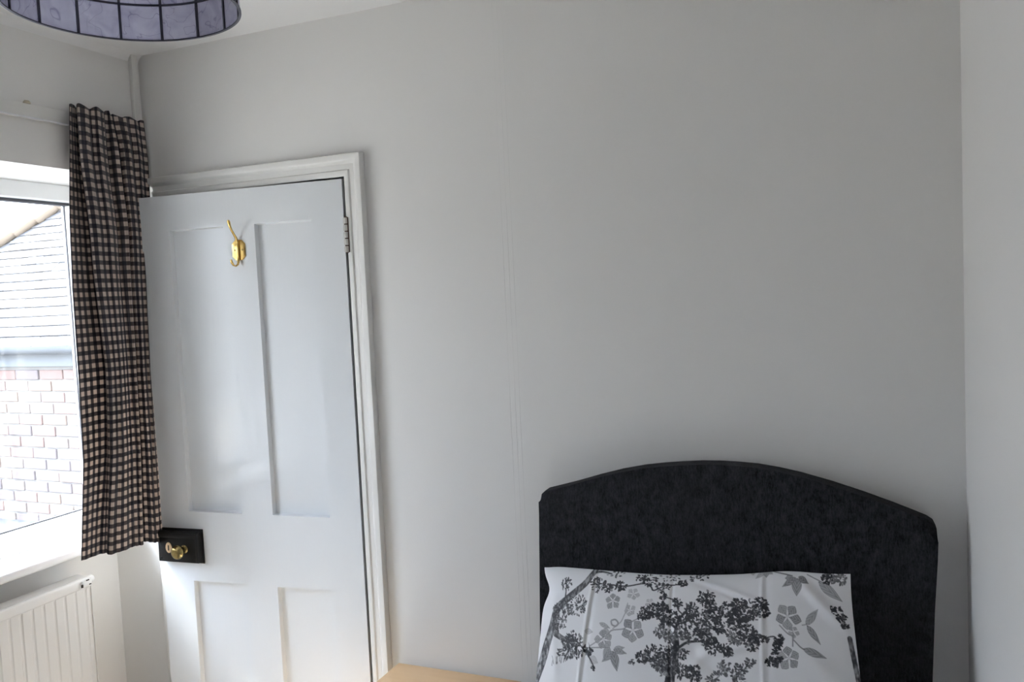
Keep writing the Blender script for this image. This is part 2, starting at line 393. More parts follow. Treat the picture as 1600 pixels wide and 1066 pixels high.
# coat hook
hk = empty('coat_hook', (.352, 0, 1.7925), 0, door); tag(hk, 'polished brass double coat hook')
b = MB(); o_ = [(-.0225, -.018), (-.0225, .018), (-.011, .030), (.011, .030), (.0225, .018), (.0225, -.018), (.011, -.030), (-.011, -.030)]
b.prism(o_, .0032, .0003, bev=.001); b.build('back_plate', M['brass'], hk, smooth=True)
b = MB(); b.box(-.0045, .0045, .003, .0085, -.033, .031, bev=.002)
b.tube([(0, .006, .024), (0, .012, .036), (0, .022, .047), (0, .031, .057), (0, .038, .070), (0, .041, .080), (0, .0425, .086)], [.0048, .0042, .0036, .0036, .0042, .0050, .0028], 14, .75)
b.build('upper_arm', M['brass'], hk, smooth=True)
b = MB(); b.tube([(0, .006, -.022), (0, .007, -.034), (0, .011, -.043), (0, .021, -.0475), (0, .032, -.045), (0, .039, -.037), (0, .0415, -.029)], [.0045, .0042, .0036, .0032, .0034, .0044, .0026], 14, .75)
b.build('lower_arm', M['brass'], hk, smooth=True)
for sx_, sz_ in ((-.013, 0), (.013, 0)):
    b = MB(); b.lathe([(0, 0), (.0028, 0), (.0022, .0012), (0, .0014)], n=10)
    for v in b.bm.verts: v.co = Vector((v.co.x+sx_, v.co.z+.003, v.co.y+sz_))
    b.build('screw', M['brass_aged'], hk, smooth=True)

# ------------------------------------------------------------------ window
XW = -2.338                                            # room face of the frame
win = struct(empty('window_1', (XW, WY0, WZ0)), 'white plastic framed window over the radiator', 'window')
WH, WL = WZ1-WZ0, -WY0                                 # opening size; local x out = -, y along, z up
b = MB(); F1 = .052
b.box(-.07, 0, 0, WL, WH-F1, WH, bev=.003); b.box(-.07, 0, 0, WL, 0, .062, bev=.003); b.box(-.07, 0, WL-.045, WL, .05, WH-.04, bev=.003)
b.box(-.07, 0, 0, .07, .05, WH-.04, bev=.003); b.box(-.07, 0, .38, .44, .05, WH-.04, bev=.003)
b.build('window_frame', M['upvc'], win)
for (y0, y1) in ((.07, .38), (.44, WL-.045)):
    b = MB(); t = .008
    b.box(-.057, -.030, y0, y1, WH-F1-t-.001, WH-F1+.001); 
    b.box(-.057, -.048, y0, y1, .061, .061+.006); b.box(-.057, -.048, y0-.001, y0+.004, .062, WH-F1); b.box(-.057, -.052, y1-.002, y1+.001, .062, WH-F1)
    b.build('gasket', M['gasket'], win)
    b = MB(); b.box(-.062, -.058, y0, y1, .062, WH-F1); b.build('glass_pane', M['glass'], win)
b = MB(); b.box(-.004, .132, 0, WL-.001, -.028, 0, bev=.008, seg=3); b.build('window_sill', M['sill'], win, smooth=True)
# trunking in the corner
b = MB(); b.box(XL+.0005, XL+.015, -.040, -.018, 1.0+1.05, ZC-.004, bev=.0015)
struct(b.build('trim_4', M['trim'], smooth=True), 'slim white cable trunking rising in the corner over the curtain', 'trunking')

# ------------------------------------------------------------------ outside
ext = tag(empty('brick_outbuilding', (-5.1, 1.85, 0)), 'brick wing with a tiled hipped roof seen through the window', 'building')
b = MB(); b.box(-3.4, 2.62, .014, .6, -2.6, 1.40)
b.build('wall', M['mortar'], ext)
bme = None
random.seed(11)
base = []
for mi, mm in enumerate(bricks_m):
    b = MB(); b.box(-.1075, .1075, 0, .10, 0, .065, bev=.004, seg=1)
    bmesh.ops.recalc_face_normals(b.bm, faces=b.bm.faces); me = bpy.data.meshes.new('brick'); b.bm.to_mesh(me); b.bm.free(); me.materials.append(mm); base.append(me)
for r in range(15):
    for c in range(17):
        x = -2.35 + c*.2265 + (.113 if r % 2 else 0) + random.uniform(-.002, .002)
        if x > 1.5: continue
        link('brick', random.choice(base), ext, (x, random.uniform(-.003, .004), 1.195-r*.0765+random.uniform(-.001, .001)))
b = MB(); b.box(-3.4, 2.62, -.03, .02, 1.285, 1.42, bev=.003); b.build('fascia_board', M['gutter'], ext)
b = MB(); b.bm.free(); b.bm = bmesh.new()
def gut():
    g = MB(); bm = g.bm; rings = []
    for x in (-3.45, 2.62):
        ring = [bm.verts.new((x, -.075+.055*math.cos(math.pi+math.pi*k/8), 1.425+.055*math.sin(math.pi+math.pi*k/8))) for k in range(9)]
        ring += [bm.verts.new((x, -.075+.051*math.cos(2*math.pi-math.pi*k/8), 1.425+.051*math.sin(2*math.pi-math.pi*k/8))) for k in range(9)]
        rings.append(ring)
    k = len(rings[0])
    for i in range(k): bm.faces.new((rings[0][i], rings[0][(i+1) % k], rings[1][(i+1) % k], rings[1][i]))
    return g
b.bm.free()
gut().build('gutter', M['gutter'], ext, smooth=True)
PITCH_R = math.radians(42); GA = .098
HIPX = -2.2                                           # foot of the hip along the eaves (local x)
def roof_pt(x, s, up=0.0):                             # s = distance up the slope
    return Vector((x, -.06+s*math.cos(PITCH_R)-up*math.sin(PITCH_R), 1.43+s*math.sin(PITCH_R)+up*math.cos(PITCH_R)))
NCR = 30
b = MB(); bm = b.bm; S_ = NCR*GA
q = [roof_pt(HIPX, 0, -.03), roof_pt(2.6, 0, -.03), roof_pt(2.6, S_, -.03), roof_pt(HIPX+S_*.72, S_, -.03)]
f = bm.faces.new([bm.verts.new(p) for p in q]); ex = bmesh.ops.extrude_face_region(bm, geom=[f])
for v in ex['geom']:
    if isinstance(v, bmesh.types.BMVert): v.co += Vector((0, .03, -.05))
b.build('roof_deck', M['felt'], ext)
tb = []
for mm in tiles_m:
    g = MB(); g.box(-.0815, .0815, 0, .135, 0, .013, bev=.002, seg=1)
    bmesh.ops.recalc_face_normals(g.bm, faces=g.bm.faces); me = bpy.data.meshes.new('roof_tile'); g.bm.to_mesh(me); g.bm.free(); me.materials.append(mm); tb.append(me)
stuff = MB(); cnt = 0
for r in range(NCR):
    for c in range(30):
        x = -2.15 + c*.1655 + (.083 if r % 2 else 0)
        if x < HIPX + r*GA*.72 + .04 or x > 2.5: continue
        lift = random.uniform(.0, .004)
        if r < 28 and -1.2 < x < .75 and cnt < 300:
            o = link('roof_tile', random.choice(tb), ext, roof_pt(x+random.uniform(-.001, .001), r*GA-.02, -.004+lift))
            o.rotation_euler = (PITCH_R-math.radians(5.0), random.uniform(-.006, .006), 0); cnt += 1
        else:
            p = roof_pt(x, r*GA-.02, -.004)
            vs0 = set(stuff.bm.verts); stuff.box(-.0815, .0815, 0, .135, 0, .013)
            mm_ = Matrix.Translation(p) @ Matrix.Rotation(PITCH_R-math.radians(5), 4, 'X')
            for v in stuff.bm.verts:
                if v not in vs0: v.co = mm_ @ v.co
o = stuff.build('far_roof_tiles', tiles_m[0], ext); o['kind'] = 'stuff'
for k in range(20):                                    # rounded hip tiles
    s0 = k*.16; p0 = roof_pt(HIPX+s0*.72, s0, .02); p1 = roof_pt(HIPX+(s0+.18)*.72, s0+.18, .035)
    MB().tube([p0, p1], [.075, .068], 12, .7).build('hip_tile', M['ridge'], ext, smooth=True)
b = MB(); b.box(-9.5, -2.47, -1.2, 1.86, .10, .22); tag(b.build('flat_roof', M['felt']), 'grey felt flat roof below the brick wing', 'roof')
b = MB(); b.box(-30, 20, -30, 40, -2.9, -2.7); struct(b.build('ground', M['ground']), 'ground far below the window', 'ground')
b = MB(); b.box(-2.44, -2.25, .25, 1.84, 0, 2.62); struct(b.build('wall_outside', M['render']), 'outer wall of the house beyond the window', 'wall')

# ------------------------------------------------------------------ radiator
XF = -2.200                                            # room face
rad = tag(empty('radiator', (XF, -.212, .24)), 'white ridged panel radiator under the window', 'radiator')
RL, RH = 1.0, .585                                    # runs towards -y from the origin
b = MB(); bm = b.bm; prof = []
y = 0.0; prof.append((y, -.004))
y = -.021; first = True
pitch = .0352
for k in range(int((RL-.04)/pitch)):
    yc = -.021 - k*pitch
    prof += [(yc+.0060, 0), (yc+.0024, -.0026), (yc-.0024, -.0026), (yc-.0060, 0)]
prof.append((-RL, -.004))
rows = [(RH-.034, 1), (.02, 1)]
def row(z, s): return [bm.verts.new((xx*s, yy, z)) for yy, xx in prof]
top0 = row(RH-.026, 0.0); top1 = row(RH-.040, 1); bot1 = row(.04, 1); bot0 = row(.02, 0.0)
for a, c in ((top0, top1), (top1, bot1), (bot1, bot0)):
    for i in range(len(a)-1): bm.faces.new((a[i], a[i+1], c[i+1], c[i]))
b.box(-.055, -.008, -RL, 0, .0, RH-.03)
b.build('panel', M['radiator'], rad)
b = MB(); b.box(-.060, .004, -RL-.004, .004, RH-.032, RH-.0, bev=.006, seg=3); b.box(-.052, -.006, -RL+.02, -.03, RH-.002, RH+.001)
b.build('top_grille', M['radiator'], rad, smooth=True)
for y_ in (.0, -RL-.003):
    b = MB(); b.box(-.058, .001, y_, y_+.003, .0, RH-.03, bev=.001); b.build('side_cover', M['radiator'], rad)
b = MB(); b.lathe([(0, 0), (.011, 0), (.0125, .003), (.0125, .012), (.010, .016), (0, .017)], n=20)
for v in b.bm.verts: v.co = Vector((v.co.x*.9-.012, v.co.z+.002, v.co.y+RH-.014))
b.box(-.012, .010, -.034, -.004, RH-.021, RH-.006, bev=.002)
b.build('end_bracket', M['white_plastic'], rad, smooth=True)
b = MB(); b.box(.0085, .0108, -.040, -.034, RH-.024, RH-.015); b.box(.0085, .0108, -.012, -.006, RH-.0225, RH-.0195); b.box(.0085, .0108, -.022, -.012, RH-.008, RH-.005)
b.build('bracket_gap', M['dark'], rad)
b = MB(); b.tube([(-.03, -.03, .0), (-.03, -.03, -.239)], .0075, 12); b.build('pipe', M['radiator'], rad, smooth=True)

# ------------------------------------------------------------------ curtain batten and curtain
rail = tag(empty('curtain_batten', (XL, -1.8, 2.167)), 'white painted wooden curtain batten with a metal track over the window', 'curtain rail')
b = MB(); b.box(.0005, .012, 0, 1.518, .0, .040, bev=.002); b.build('batten_board', M['trim'], rail, smooth=True)
b = MB(); b.box(.012, .018, 0, 1.518, .0, .0045, bev=.001); b.build('track_lip', M['silver'], rail)
b = MB(); b.lathe([(0, .001), (.009, .001), (.0095, .004), (.006, .009), (0, .010)], (.008, 1.398, .039), n=14)
b.build('screw_cap', nmat('old_plaster', (.55, .50, .38), .9), rail, smooth=True)

# curtain: gathered gingham panel pushed to the right end of the batten
def catmull(P, n):
    P = np.array(P, float); k = len(P); out = []
    Pe = np.vstack([2*P[0]-P[1], P, 2*P[-1]-P[-2]])
    for t in np.linspace(0, k-1-1e-9, n):
        i = int(t); f = t-i; a, b, c, d = Pe[i:i+4]
        out.append(.5*((2*b)+(-a+c)*f+(2*a-5*b+4*c-d)*f*f+(-a+3*b-3*c+d)*f**3))
    return np.array(out)
# folds as (position across the curtain 0-1, depth towards the room) at five heights
LV = [2.222, 2.12, 1.85, 1.45, .90]
FOLD = [
 [(0, .004), (.05, -.004), (.085, -.010), (.10, .016), (.19, .020), (.27, .013), (.34, .020), (.42, .012), (.445, -.008), (.50, -.004), (.545, .006), (.535, -.012), (.60, .010), (.70, .016), (.78, .008), (.86, .014), (.92, .006), (1, .010)],
 [(0, .002), (.06, -.008), (.11, -.020), (.12, .020), (.20, .026), (.28, .012), (.35, .024), (.43, .008), (.46, -.012), (.52, .010), (.60, .020), (.585, -.014), (.66, .014), (.74, .018), (.80, .004), (.87, .016), (.93, .002), (1, .010)],
 [(0, .002), (.10, -.016), (.22, -.026), (.24, .020), (.31, .030), (.38, .020), (.45, .026), (.53, .010), (.56, -.006), (.61, .012), (.69, .022), (.675, -.016), (.73, .010), (.79, .016), (.84, .002), (.89, .012), (.94, .000), (1, .006)],
 [(0, .006), (.14, -.010), (.31, -.018), (.34, .018), (.40, .028), (.46, .026), (.52, .028), (.58, .020), (.62, .016), (.67, .020), (.725, .026), (.715, -.012), (.77, .004), (.82, .012), (.87, .006), (.91, .010), (.95, .000), (1, .006)],
 [(0, .010), (.10, .004), (.20, .000), (.27, .004), (.30, .022), (.38, .026), (.46, .030), (.54, .026), (.60, .024), (.65, .026), (.70, .024), (.705, -.004), (.76, .002), (.82, .010), (.87, .008), (.92, .010), (.96, .004), (1, .006)]]
YL = [-.262, -.262, -.268, -.258, -.333]; YR = [-.006, -.010, -.030, -.052, -.058]
YLz = [(2.222, -.290), (2.10, -.300), (1.9, -.318), (1.70, -.326), (1.45, -.328), (1.2, -.334), (.90, -.366)]
YRz = [(2.222, -.026), (2.10, -.020), (1.9, -.024), (1.70, -.036), (1.45, -.050), (1.2, -.052), (.90, -.056)]
NS, NZ = 260, 150
Fl = np.array([catmull(f, NS) for f in FOLD])
zs = np.linspace(2.222, .905, NZ)
lv = np.array(LV)[::-1]; grid = np.zeros((NZ, NS, 3))
def interp(tab, z):
    a = np.array(tab)[::-1]; return np.interp(z, a[:, 0], a[:, 1])
for j, z in enumerate(zs):
    ff = np.zeros((NS, 2))
    for k in range(2):
        for s in range(NS): ff[s, k] = 0
    i = np.searchsorted(-np.array(LV), -z, side='right')-1; i = min(max(i, 0), 3)
    t = (LV[i]-z)/(LV[i]-LV[i+1]); t = t*t*(3-2*t)*.5+t*.5
    ff = Fl[i]*(1-t)+Fl[i+1]*t
    s = np.arange(NS)/NS
    dz = 2.222-z
    rip = .0022*np.sin(2*np.pi*(s*17+.6*dz))+.0015*np.sin(2*np.pi*(s*9-1.1*dz+.3))+.0012*np.sin(2*np.pi*(dz*5+s*3))
    y = interp(YLz, z)+(interp(YRz, z)-interp(YLz, z))*ff[:, 0]
    dpt = ff[:, 1]*(1+.4*np.clip((2.2-z)/.15, 0, 1))+rip-.018*np.clip((s-.86)/.14, 0, 1)**1.3
    if z > 2.0: dpt = dpt + .002*np.sin(2*np.pi*s*34)*max(0, 1-abs(2.13-z)/.09)
    grid[j, :, 0] = -2.040+dpt*.75; grid[j, :, 1] = y-dpt*.66; grid[j, :, 2] = z
low = np.linspace(0, 1, NS)
hem = np.interp(low, [0, .1, .28, .5, .62, .68, .70, .8, .9, 1], [.034, .030, .026, .024, .018, .016, .016, .006, .004, .010])
for j in range(NZ):
    grid[j, :, 2] += (hem+.0)*(j/(NZ-1))**3
grid[0, :, 2] += .004*np.sin(low*40)+np.interp(low, [0, .5, .54, .56, 1], [0, .004, .006, -.004, -.002])
mid = grid[NZ//2]; seg = np.hypot(np.diff(mid[:, 0]), np.diff(mid[:, 1])); ulen = np.concatenate([[0], np.cumsum(seg)])
seg0 = np.hypot(np.diff(grid[-1][:, 0]), np.diff(grid[-1][:, 1])); ulen2 = np.concatenate([[0], np.cumsum(seg0)])
ulen = .5*(ulen+ulen2)*1.12
def cloth_grid(name, grid, ulen, mat, parent=None):
    NZ, NS, _ = grid.shape
    me = bpy.data.meshes.new(name); idx = np.arange(NZ*NS).reshape(NZ, NS)
    fc = np.stack([idx[:-1, :-1], idx[1:, :-1], idx[1:, 1:], idx[:-1, 1:]], -1).reshape(-1, 4)
    me.from_pydata(grid.reshape(-1, 3).tolist(), [], fc.tolist())
    uvl = me.uv_layers.new(name='cloth'); li = np.zeros(len(me.loops), int); me.loops.foreach_get('vertex_index', li)
    uu = np.zeros((len(li), 2)); uu[:, 0] = ulen[li % NS]; uu[:, 1] = (li // NS)*((2.222-.905)/(NZ-1))
    uvl.data.foreach_set('uv', uu.ravel()); me.materials.append(mat)
    me.polygons.foreach_set('use_smooth', [True]*len(me.polygons))
    return link(name, me, parent)
cur = cloth_grid('curtain', grid, ulen, M['gingham'])
so = cur.modifiers.new('thickness', 'SOLIDIFY'); so.thickness = .0012; so.offset = 0
tag(cur, 'black and cream gingham curtain gathered at the right of the window', 'curtain')

# ------------------------------------------------------------------ headboard
hb = tag(empty('headboard', (-.31, -.03, 0)), 'charcoal chenille arched headboard against the wall', 'headboard')
out = [(-.765, .30), (-.768, .60), (-.762, .80), (-.756, .95), (-.7515, 1.07), (-.7510, 1.105), (-.748, 1.122), (-.738, 1.131), (-.720, 1.136), (-.665, 1.153), (-.602, 1.173), (-.545, 1.189), (-.489, 1.201), (-.440, 1.208), (-.397, 1.2125), (-.350, 1.2165), (-.308, 1.2175),
       (-.265, 1.2165), (-.223, 1.2140), (-.175, 1.2070), (-.128, 1.1975), (-.062, 1.180), (.002, 1.160), (.055, 1.1415), (.101, 1.1240), (.126, 1.1140), (.138, 1.1060), (.1435, 1.094), (.1450, 1.070), (.1435, 1.03), (.137, .93), (.130, .77), (.125, .60), (.122, .30)]
b = MB(); b.prism([(x+.31+(-.005 if x < -.7 else 0), z) for x, z in out], -.052, .0, bev=.020, seg=8)
b.build('padded_panel', M['headboard'], hb, smooth=True)
for x in (-.22, .22):
    b = MB(); b.box(x-.03, x+.03, .001, .016, .0, .75, bev=.002); b.build('strut', M['beech'], hb)

# ------------------------------------------------------------------ bed under the pillow (below the frame)
bed = tag(empty('single_bed', (-.31, -1.05, 0)), 'single divan bed with white sheet below the pillow', 'bed')
b = MB(); b.box(-.43, .43, -.93, .94, .03, .30, bev=.01); b.build('divan_base', M['divan'], bed, smooth=True)
b = MB(); b.box(-.435, .435, -.94, .945, .302, .50, bev=.035, seg=4); b.build('mattress', M['sheet'], bed, smooth=True)
for sx_ in (-.36, .36):
    for sy_ in (-.85, .85):
        b = MB(); b.lathe([(0, 0), (.025, 0), (.025, .03), (0, .03)], (sx_, sy_, 0), n=12); b.build('castor', M['dark'], bed)

# ------------------------------------------------------------------ bedside table
bt = tag(empty('bedside_table', (-1.044, -.225, .009)), 'light wood bedside table between the door and the bed', 'bedside table')
b = MB(); b.box(-.19, .19, -.205, .209, .563, .585, bev=.002); b.build('table_top', M['beech'], bt, smooth=True)
b = MB()
b.box(-.182, -.166, -.19, .20, .05, .562); b.box(.166, .182, -.19, .20, .05, .562); b.box(-.166, .166, .188, .20, .05, .562); b.box(-.166, .166, -.19, .188, .05, .066); b.box(-.166, .166, -.18, .188, .34, .354)
b.build('cabinet_body', M['beech'], bt)
b = MB(); b.box(-.163, .163, -.207, -.191, .40, .556, bev=.002); dr = b.build('drawer', M['beech'], bt)
b = MB(); b.lathe([(0, 0), (.007, 0), (.006, .010), (.013, .018), (.012, .024), (0, .026)], (0, -.207, 0), n=20, axis='-Y')
for v in b.bm.verts: v.co.z += .478
b.build('knob', M['brass_aged'], dr, smooth=True)
for sx_ in (-.165, .165):
    for sy_ in (-.17, .18):
        b = MB(); b.box(sx_-.015, sx_+.015, sy_-.015, sy_+.015, -.009, .052); b.build('leg', M['beech'], bt)

# ------------------------------------------------------------------ pillow
INK_STEMS = [[[[240, 109], [225, 118], [215, 129], [187, 134], [174, 146], [134, 171]], 1.8, 1.8, 0.42], [[[189, 130], [207, 115], [215, 99], [221, 86]], 1.5, 1.5, 0.35], [[[240, 109], [252, 104], [267, 108]], 1.5, 1.5, 0.4], [[[185, 112], [194, 110], [201, 117], [196, 124], [187, 122], [184, 115]], 2.5, 2.5, 0.4], [[[127, 175], [181, 171]], 1.8, 1.8, 0.4], [[[221, 71], [217, 86]], 1.2, 1.2, 0.35], [[[535, -17], [551, -9], [584, -1]], 1.8, 1.8, 0.6], [[[555, 104], [573, 121], [586, 124]], 1.8, 1.8, 0.45], [[[583, 116], [581, 145]], 1.8, 1.8, 0.5], [[[584, 133], [597, 146], [606, 151]], 1.8, 1.8, 0.5], [[[603, 101], [619, 98]], 1.6, 1.6, 0.4], [[[618, -6], [650, 7]], 1.6, 1.6, 0.5], [[[704, 122], [708, 166], [712, 204]], 7, 7, 0.65]]
INK_BRANCHES = [[[[-12, 257], [6, 212], [18, 168], [30, 128], [39, 89], [62, 68], [89, 47], [111, 26], [127, -2], [130, -13]], 17, 9, 0.55], [[[127, -2], [148, -7], [172, -3]], 5, 3, 0.7], [[[173, 28], [215, 30], [254, 21], [272, 29], [280, 38], [307, 24], [329, 21], [347, 15]], 2.6, 2, 0.95], [[[254, 21], [255, 12]], 2, 2, 0.9], [[[41, 148], [63, 158], [82, 160]], 9, 7, 0.5], [[[94, 157], [116, 175], [135, 196], [149, 218]], 2.5, 2, 0.9], [[[57, 63], [55, 29]], 3, 2, 0.85], [[[7, 225], [3, 213], [11, 207]], 2, 2, 0.8], [[[321, 238], [326, 204], [335, 173], [335, 140]], 15, 8, 0.75], [[[335, 140], [335, 118], [344, 98], [356, 84], [358, 73]], 5, 2.5, 0.95], [[[335, 122], [318, 111], [300, 106], [285, 93]], 4, 2, 0.95], [[[342, 162], [358, 151], [380, 147], [401, 147], [412, 152]], 4, 2, 0.9], [[[399, 71], [402, 57]], 3, 3, 0.9], [[[298, 53], [314, 55], [332, 63], [338, 81], [347, 90]], 2, 2, 0.9], [[[373, 127], [394, 121], [422, 118], [443, 124]], 2.5, 2, 0.95], [[[444, 103], [479, 92], [513, 77]], 2.5, 2, 0.9], [[[518, 134], [541, 128], [549, 136], [544, 157]], 2, 1.6, 0.9], [[[411, 226], [427, 214], [444, 190]], 1.6, 1.2, 0.7], [[[455, 218], [475, 201], [503, 178]], 1.6, 1.2, 0.7], [[[38, 218], [38, 213], [39, 207]], 1.2, 0.7, 0.6877160912324163], [[[42, 214], [40, 206], [36, 197]], 1.2, 0.7, 0.5702992883140089], [[[50, 214], [49, 206], [48, 198]], 1.2, 0.7, 0.6917204421632486], [[[52, 213], [51, 205], [51, 197]], 1.2, 0.7, 0.7223755568604471], [[[58, 208], [58, 200], [59, 193]], 1.2, 0.7, 0.5903802978547137], [[[61, 211], [62, 205], [63, 198]], 1.2, 0.7, 0.7636438400766445], [[[68, 209], [69, 203], [71, 198]], 1.2, 0.7, 0.6333863168152283], [[[73, 207], [71, 203], [69, 199]], 1.2, 0.7, 0.5650960823699412], [[[78, 203], [76, 196], [74, 189]], 1.2, 0.7, 0.6521728951487179], [[[80, 201], [81, 194], [81, 187]], 1.2, 0.7, 0.7712605312543326], [[[86, 202], [89, 193], [94, 185]], 1.2, 0.7, 0.7013820626487555], [[[89, 200], [92, 191], [96, 181]], 1.2, 0.7, 0.6707322510422971], [[[95, 194], [95, 186], [96, 178]], 1.2, 0.7, 0.5854872385958616], [[[98, 196], [94, 187], [89, 178]], 1.2, 0.7, 0.7401785963772506], [[[104, 190], [105, 185], [106, 180]], 1.2, 0.7, 0.7618301073884604], [[[107, 191], [108, 187], [109, 183]], 1.2, 0.7, 0.5992862438057023], [[[115, 191], [117, 185], [121, 178]], 1.2, 0.7, 0.5929010160429017], [[[117, 187], [115, 184], [114, 180]], 1.2, 0.7, 0.6223808406850972], [[[123, 183], [124, 179], [125, 175]], 1.2, 0.7, 0.5941491559748275], [[[129, 185], [128, 180], [128, 174]], 1.2, 0.7, 0.6560218953777692], [[[132, 182], [133, 175], [133, 168]], 1.2, 0.7, 0.782186376627189], [[[136, 179], [134, 172], [131, 164]], 1.2, 0.7, 0.5903260583522448]]
INK_CLUSTERS = [[54, 32, 18, 30, 0.8], [51, 93, 24, 50, 0.8], [91, 80, 29, 60, 0.8], [49, 123, 20, 34, 0.75], [145, 29, 21, 40, 0.9], [167, 37, 15, 26, 0.9], [200, 30, 14, 28, 0.95], [267, 10, 21, 34, 0.9], [246, 4, 13, 16, 0.9], [299, 28, 17, 26, 0.85], [345, 15, 10, 16, 0.95], [183, -3, 20, 12, 0.85], [314, -3, 31, 18, 0.8], [374, -3, 17, 10, 0.85], [388, -6, 14, 10, 0.85], [80, 164, 20, 44, 0.85], [97, 178, 26, 54, 0.85], [70, 186, 20, 30, 0.8], [132, 181, 11, 26, 0.95], [145, 218, 5, 6, 0.9], [94, 157, 20, 24, 0.8], [261, 94, 17, 44, 0.93], [282, 86, 17, 44, 0.93], [307, 92, 20, 50, 0.93], [300, 75, 13, 26, 0.93], [326, 99, 17, 36, 0.93], [335, 67, 13, 26, 0.93], [302, 52, 8, 10, 0.9], [299, 131, 15, 40, 0.75], [312, 110, 13, 30, 0.9], [366, 79, 17, 34, 0.93], [355, 108, 17, 36, 0.9], [387, 96, 21, 50, 0.9], [394, 117, 17, 34, 0.85], [399, 52, 20, 60, 0.93], [419, 87, 18, 44, 0.9], [410, 71, 13, 24, 0.93], [448, 76, 20, 50, 0.93], [470, 64, 17, 40, 0.93], [466, 89, 20, 44, 0.93], [494, 67, 17, 36, 0.9], [517, 59, 15, 40, 0.93], [522, 77, 14, 34, 0.95], [502, 87, 14, 26, 0.85], [460, 106, 14, 26, 0.9], [480, 97, 14, 24, 0.93], [429, 116, 14, 26, 0.93], [427, 103, 13, 18, 0.9], [464, 129, 20, 44, 0.8], [487, 124, 20, 44, 0.93], [505, 131, 14, 26, 0.85], [497, 147, 15, 34, 0.9], [463, 141, 13, 20, 0.7], [511, 136, 10, 14, 0.9], [404, 143, 17, 40, 0.93], [417, 157, 18, 40, 0.9], [442, 161, 15, 34, 0.95], [449, 168, 8, 14, 0.9], [384, 134, 14, 28, 0.9], [323, 141, 15, 36, 0.75], [347, 131, 15, 30, 0.85], [358, 142, 13, 20, 0.75], [554, 133, 10, 26, 0.97], [551, 145, 10, 22, 0.97], [526, 134, 7, 10, 0.9], [544, 160, 7, 14, 0.95], [535, 179, 11, 28, 0.97], [551, 172, 8, 16, 0.95], [548, 184, 5, 6, 0.9], [261, 188, 15, 44, 0.9], [283, 176, 18, 46, 0.9], [292, 195, 14, 26, 0.85], [315, 174, 20, 50, 0.9], [322, 198, 23, 60, 0.92], [303, 202, 15, 34, 0.8], [351, 175, 13, 24, 0.9], [369, 208, 18, 40, 0.93], [344, 210, 18, 40, 0.9], [376, 221, 14, 24, 0.93], [236, 198, 7, 7, 0.8], [309, 218, 8, 8, 0.7], [421, 215, 11, 12, 0.75], [439, 194, 13, 16, 0.75], [433, 204, 13, 14, 0.7], [462, 212, 14, 18, 0.75], [473, 197, 13, 16, 0.8], [493, 184, 11, 14, 0.8], [407, 224, 8, 10, 0.8], [468, 219, 14, 16, 0.75], [666, 0, 14, 44, 0.93], [682, 68, 11, 14, 0.95], [692, 82, 11, 20, 0.95], [697, 97, 7, 12, 0.95], [672, 66, 8, 6, 0.9], [692, -1, 17, 40, 0.7]]
INK_FLOWERS = [[237, 132, 29, 0.52, 0.3], [185, 67, 20, 0.5, 0.9], [233, 49, 15, 0.28, 0.2], [227, 88, 15, 0.32, 0.5], [168, 155, 24, 0.48, 0.7], [273, 69, 11, 0.22, 0.1], [572, 85, 29, 0.52, 0.35], [572, 169, 26, 0.48, 0.8], [584, 116, 13, 0.42, 0.2]]
INK_LEAVES = [[193, 179, 166, 203, 18, 0.55], [193, 179, 203, 221, 21, 0.65], [193, 176, 225, 182, 13, 0.55], [184, 171, 169, 194, 20, 0.5], [193, 176, 219, 169, 14, 0.45], [592, 2, 562, 21, 14, 0.6], [595, 3, 593, 40, 24, 0.6], [598, 0, 621, 13, 15, 0.72], [584, 2, 568, 4, 13, 0.5], [525, -14, 505, 3, 13, 0.35], [528, -14, 528, 2, 14, 0.45], [530, -14, 542, -5, 11, 0.4], [497, -16, 500, -5, 10, 0.25], [611, 99, 640, 66, 18, 0.5], [613, 101, 640, 139, 15, 0.58], [602, 149, 651, 165, 17, 0.58], [167, 131, 183, 145, 13, 0.4], [120, 138, 141, 140, 14, 0.25], [135, 196, 157, 206, 20, 0.22], [644, 7, 697, 48, 23, 0.5], [156, 119, 183, 130, 11, 0.4]]

PW, PH = .7022, .4621
TLp = Vector((-.728, -.125, .945)); Uv = Vector((.99827473, .01424072, .05696289)); Vv = Vector((.0573742, -.44279993, -.89478289)); Nv = Vv.cross(Uv)*-1
if Nv.y > 0: Nv = -Nv
GU, GV = 610, 400
mu0, mu1, mv0, mv1 = -.012, .716, -.012, .470
su = (mu1-mu0)/(GU-1)*1000; sv = (mv1-mv0)/(GV-1)*1000       # mm per cell
ink = np.zeros((GV, GU)); rng = np.random.RandomState(5)
UU, VV = np.meshgrid(np.linspace(mu0, mu1, GU)*1000, np.linspace(mv0, mv1, GV)*1000)
def win_(u, v, r):
    i0 = max(0, int((u-r-mu0*1000)/su)-1); i1 = min(GU, int((u+r-mu0*1000)/su)+3)
    j0 = max(0, int((v-r-mv0*1000)/sv)-1); j1 = min(GV, int((v+r-mv0*1000)/sv)+3)
    return slice(j0, max(j0, j1)), slice(i0, max(i0, i1))
def put(sl, mask, tone, edge=None):
    a = ink[sl]; ink[sl] = np.where(mask > 0, a*(1-mask)+np.maximum(a*.0+tone, 0)*mask, a)
def darker(sl, mask, tone):
    a = ink[sl]; ink[sl] = np.maximum(a, tone*mask)
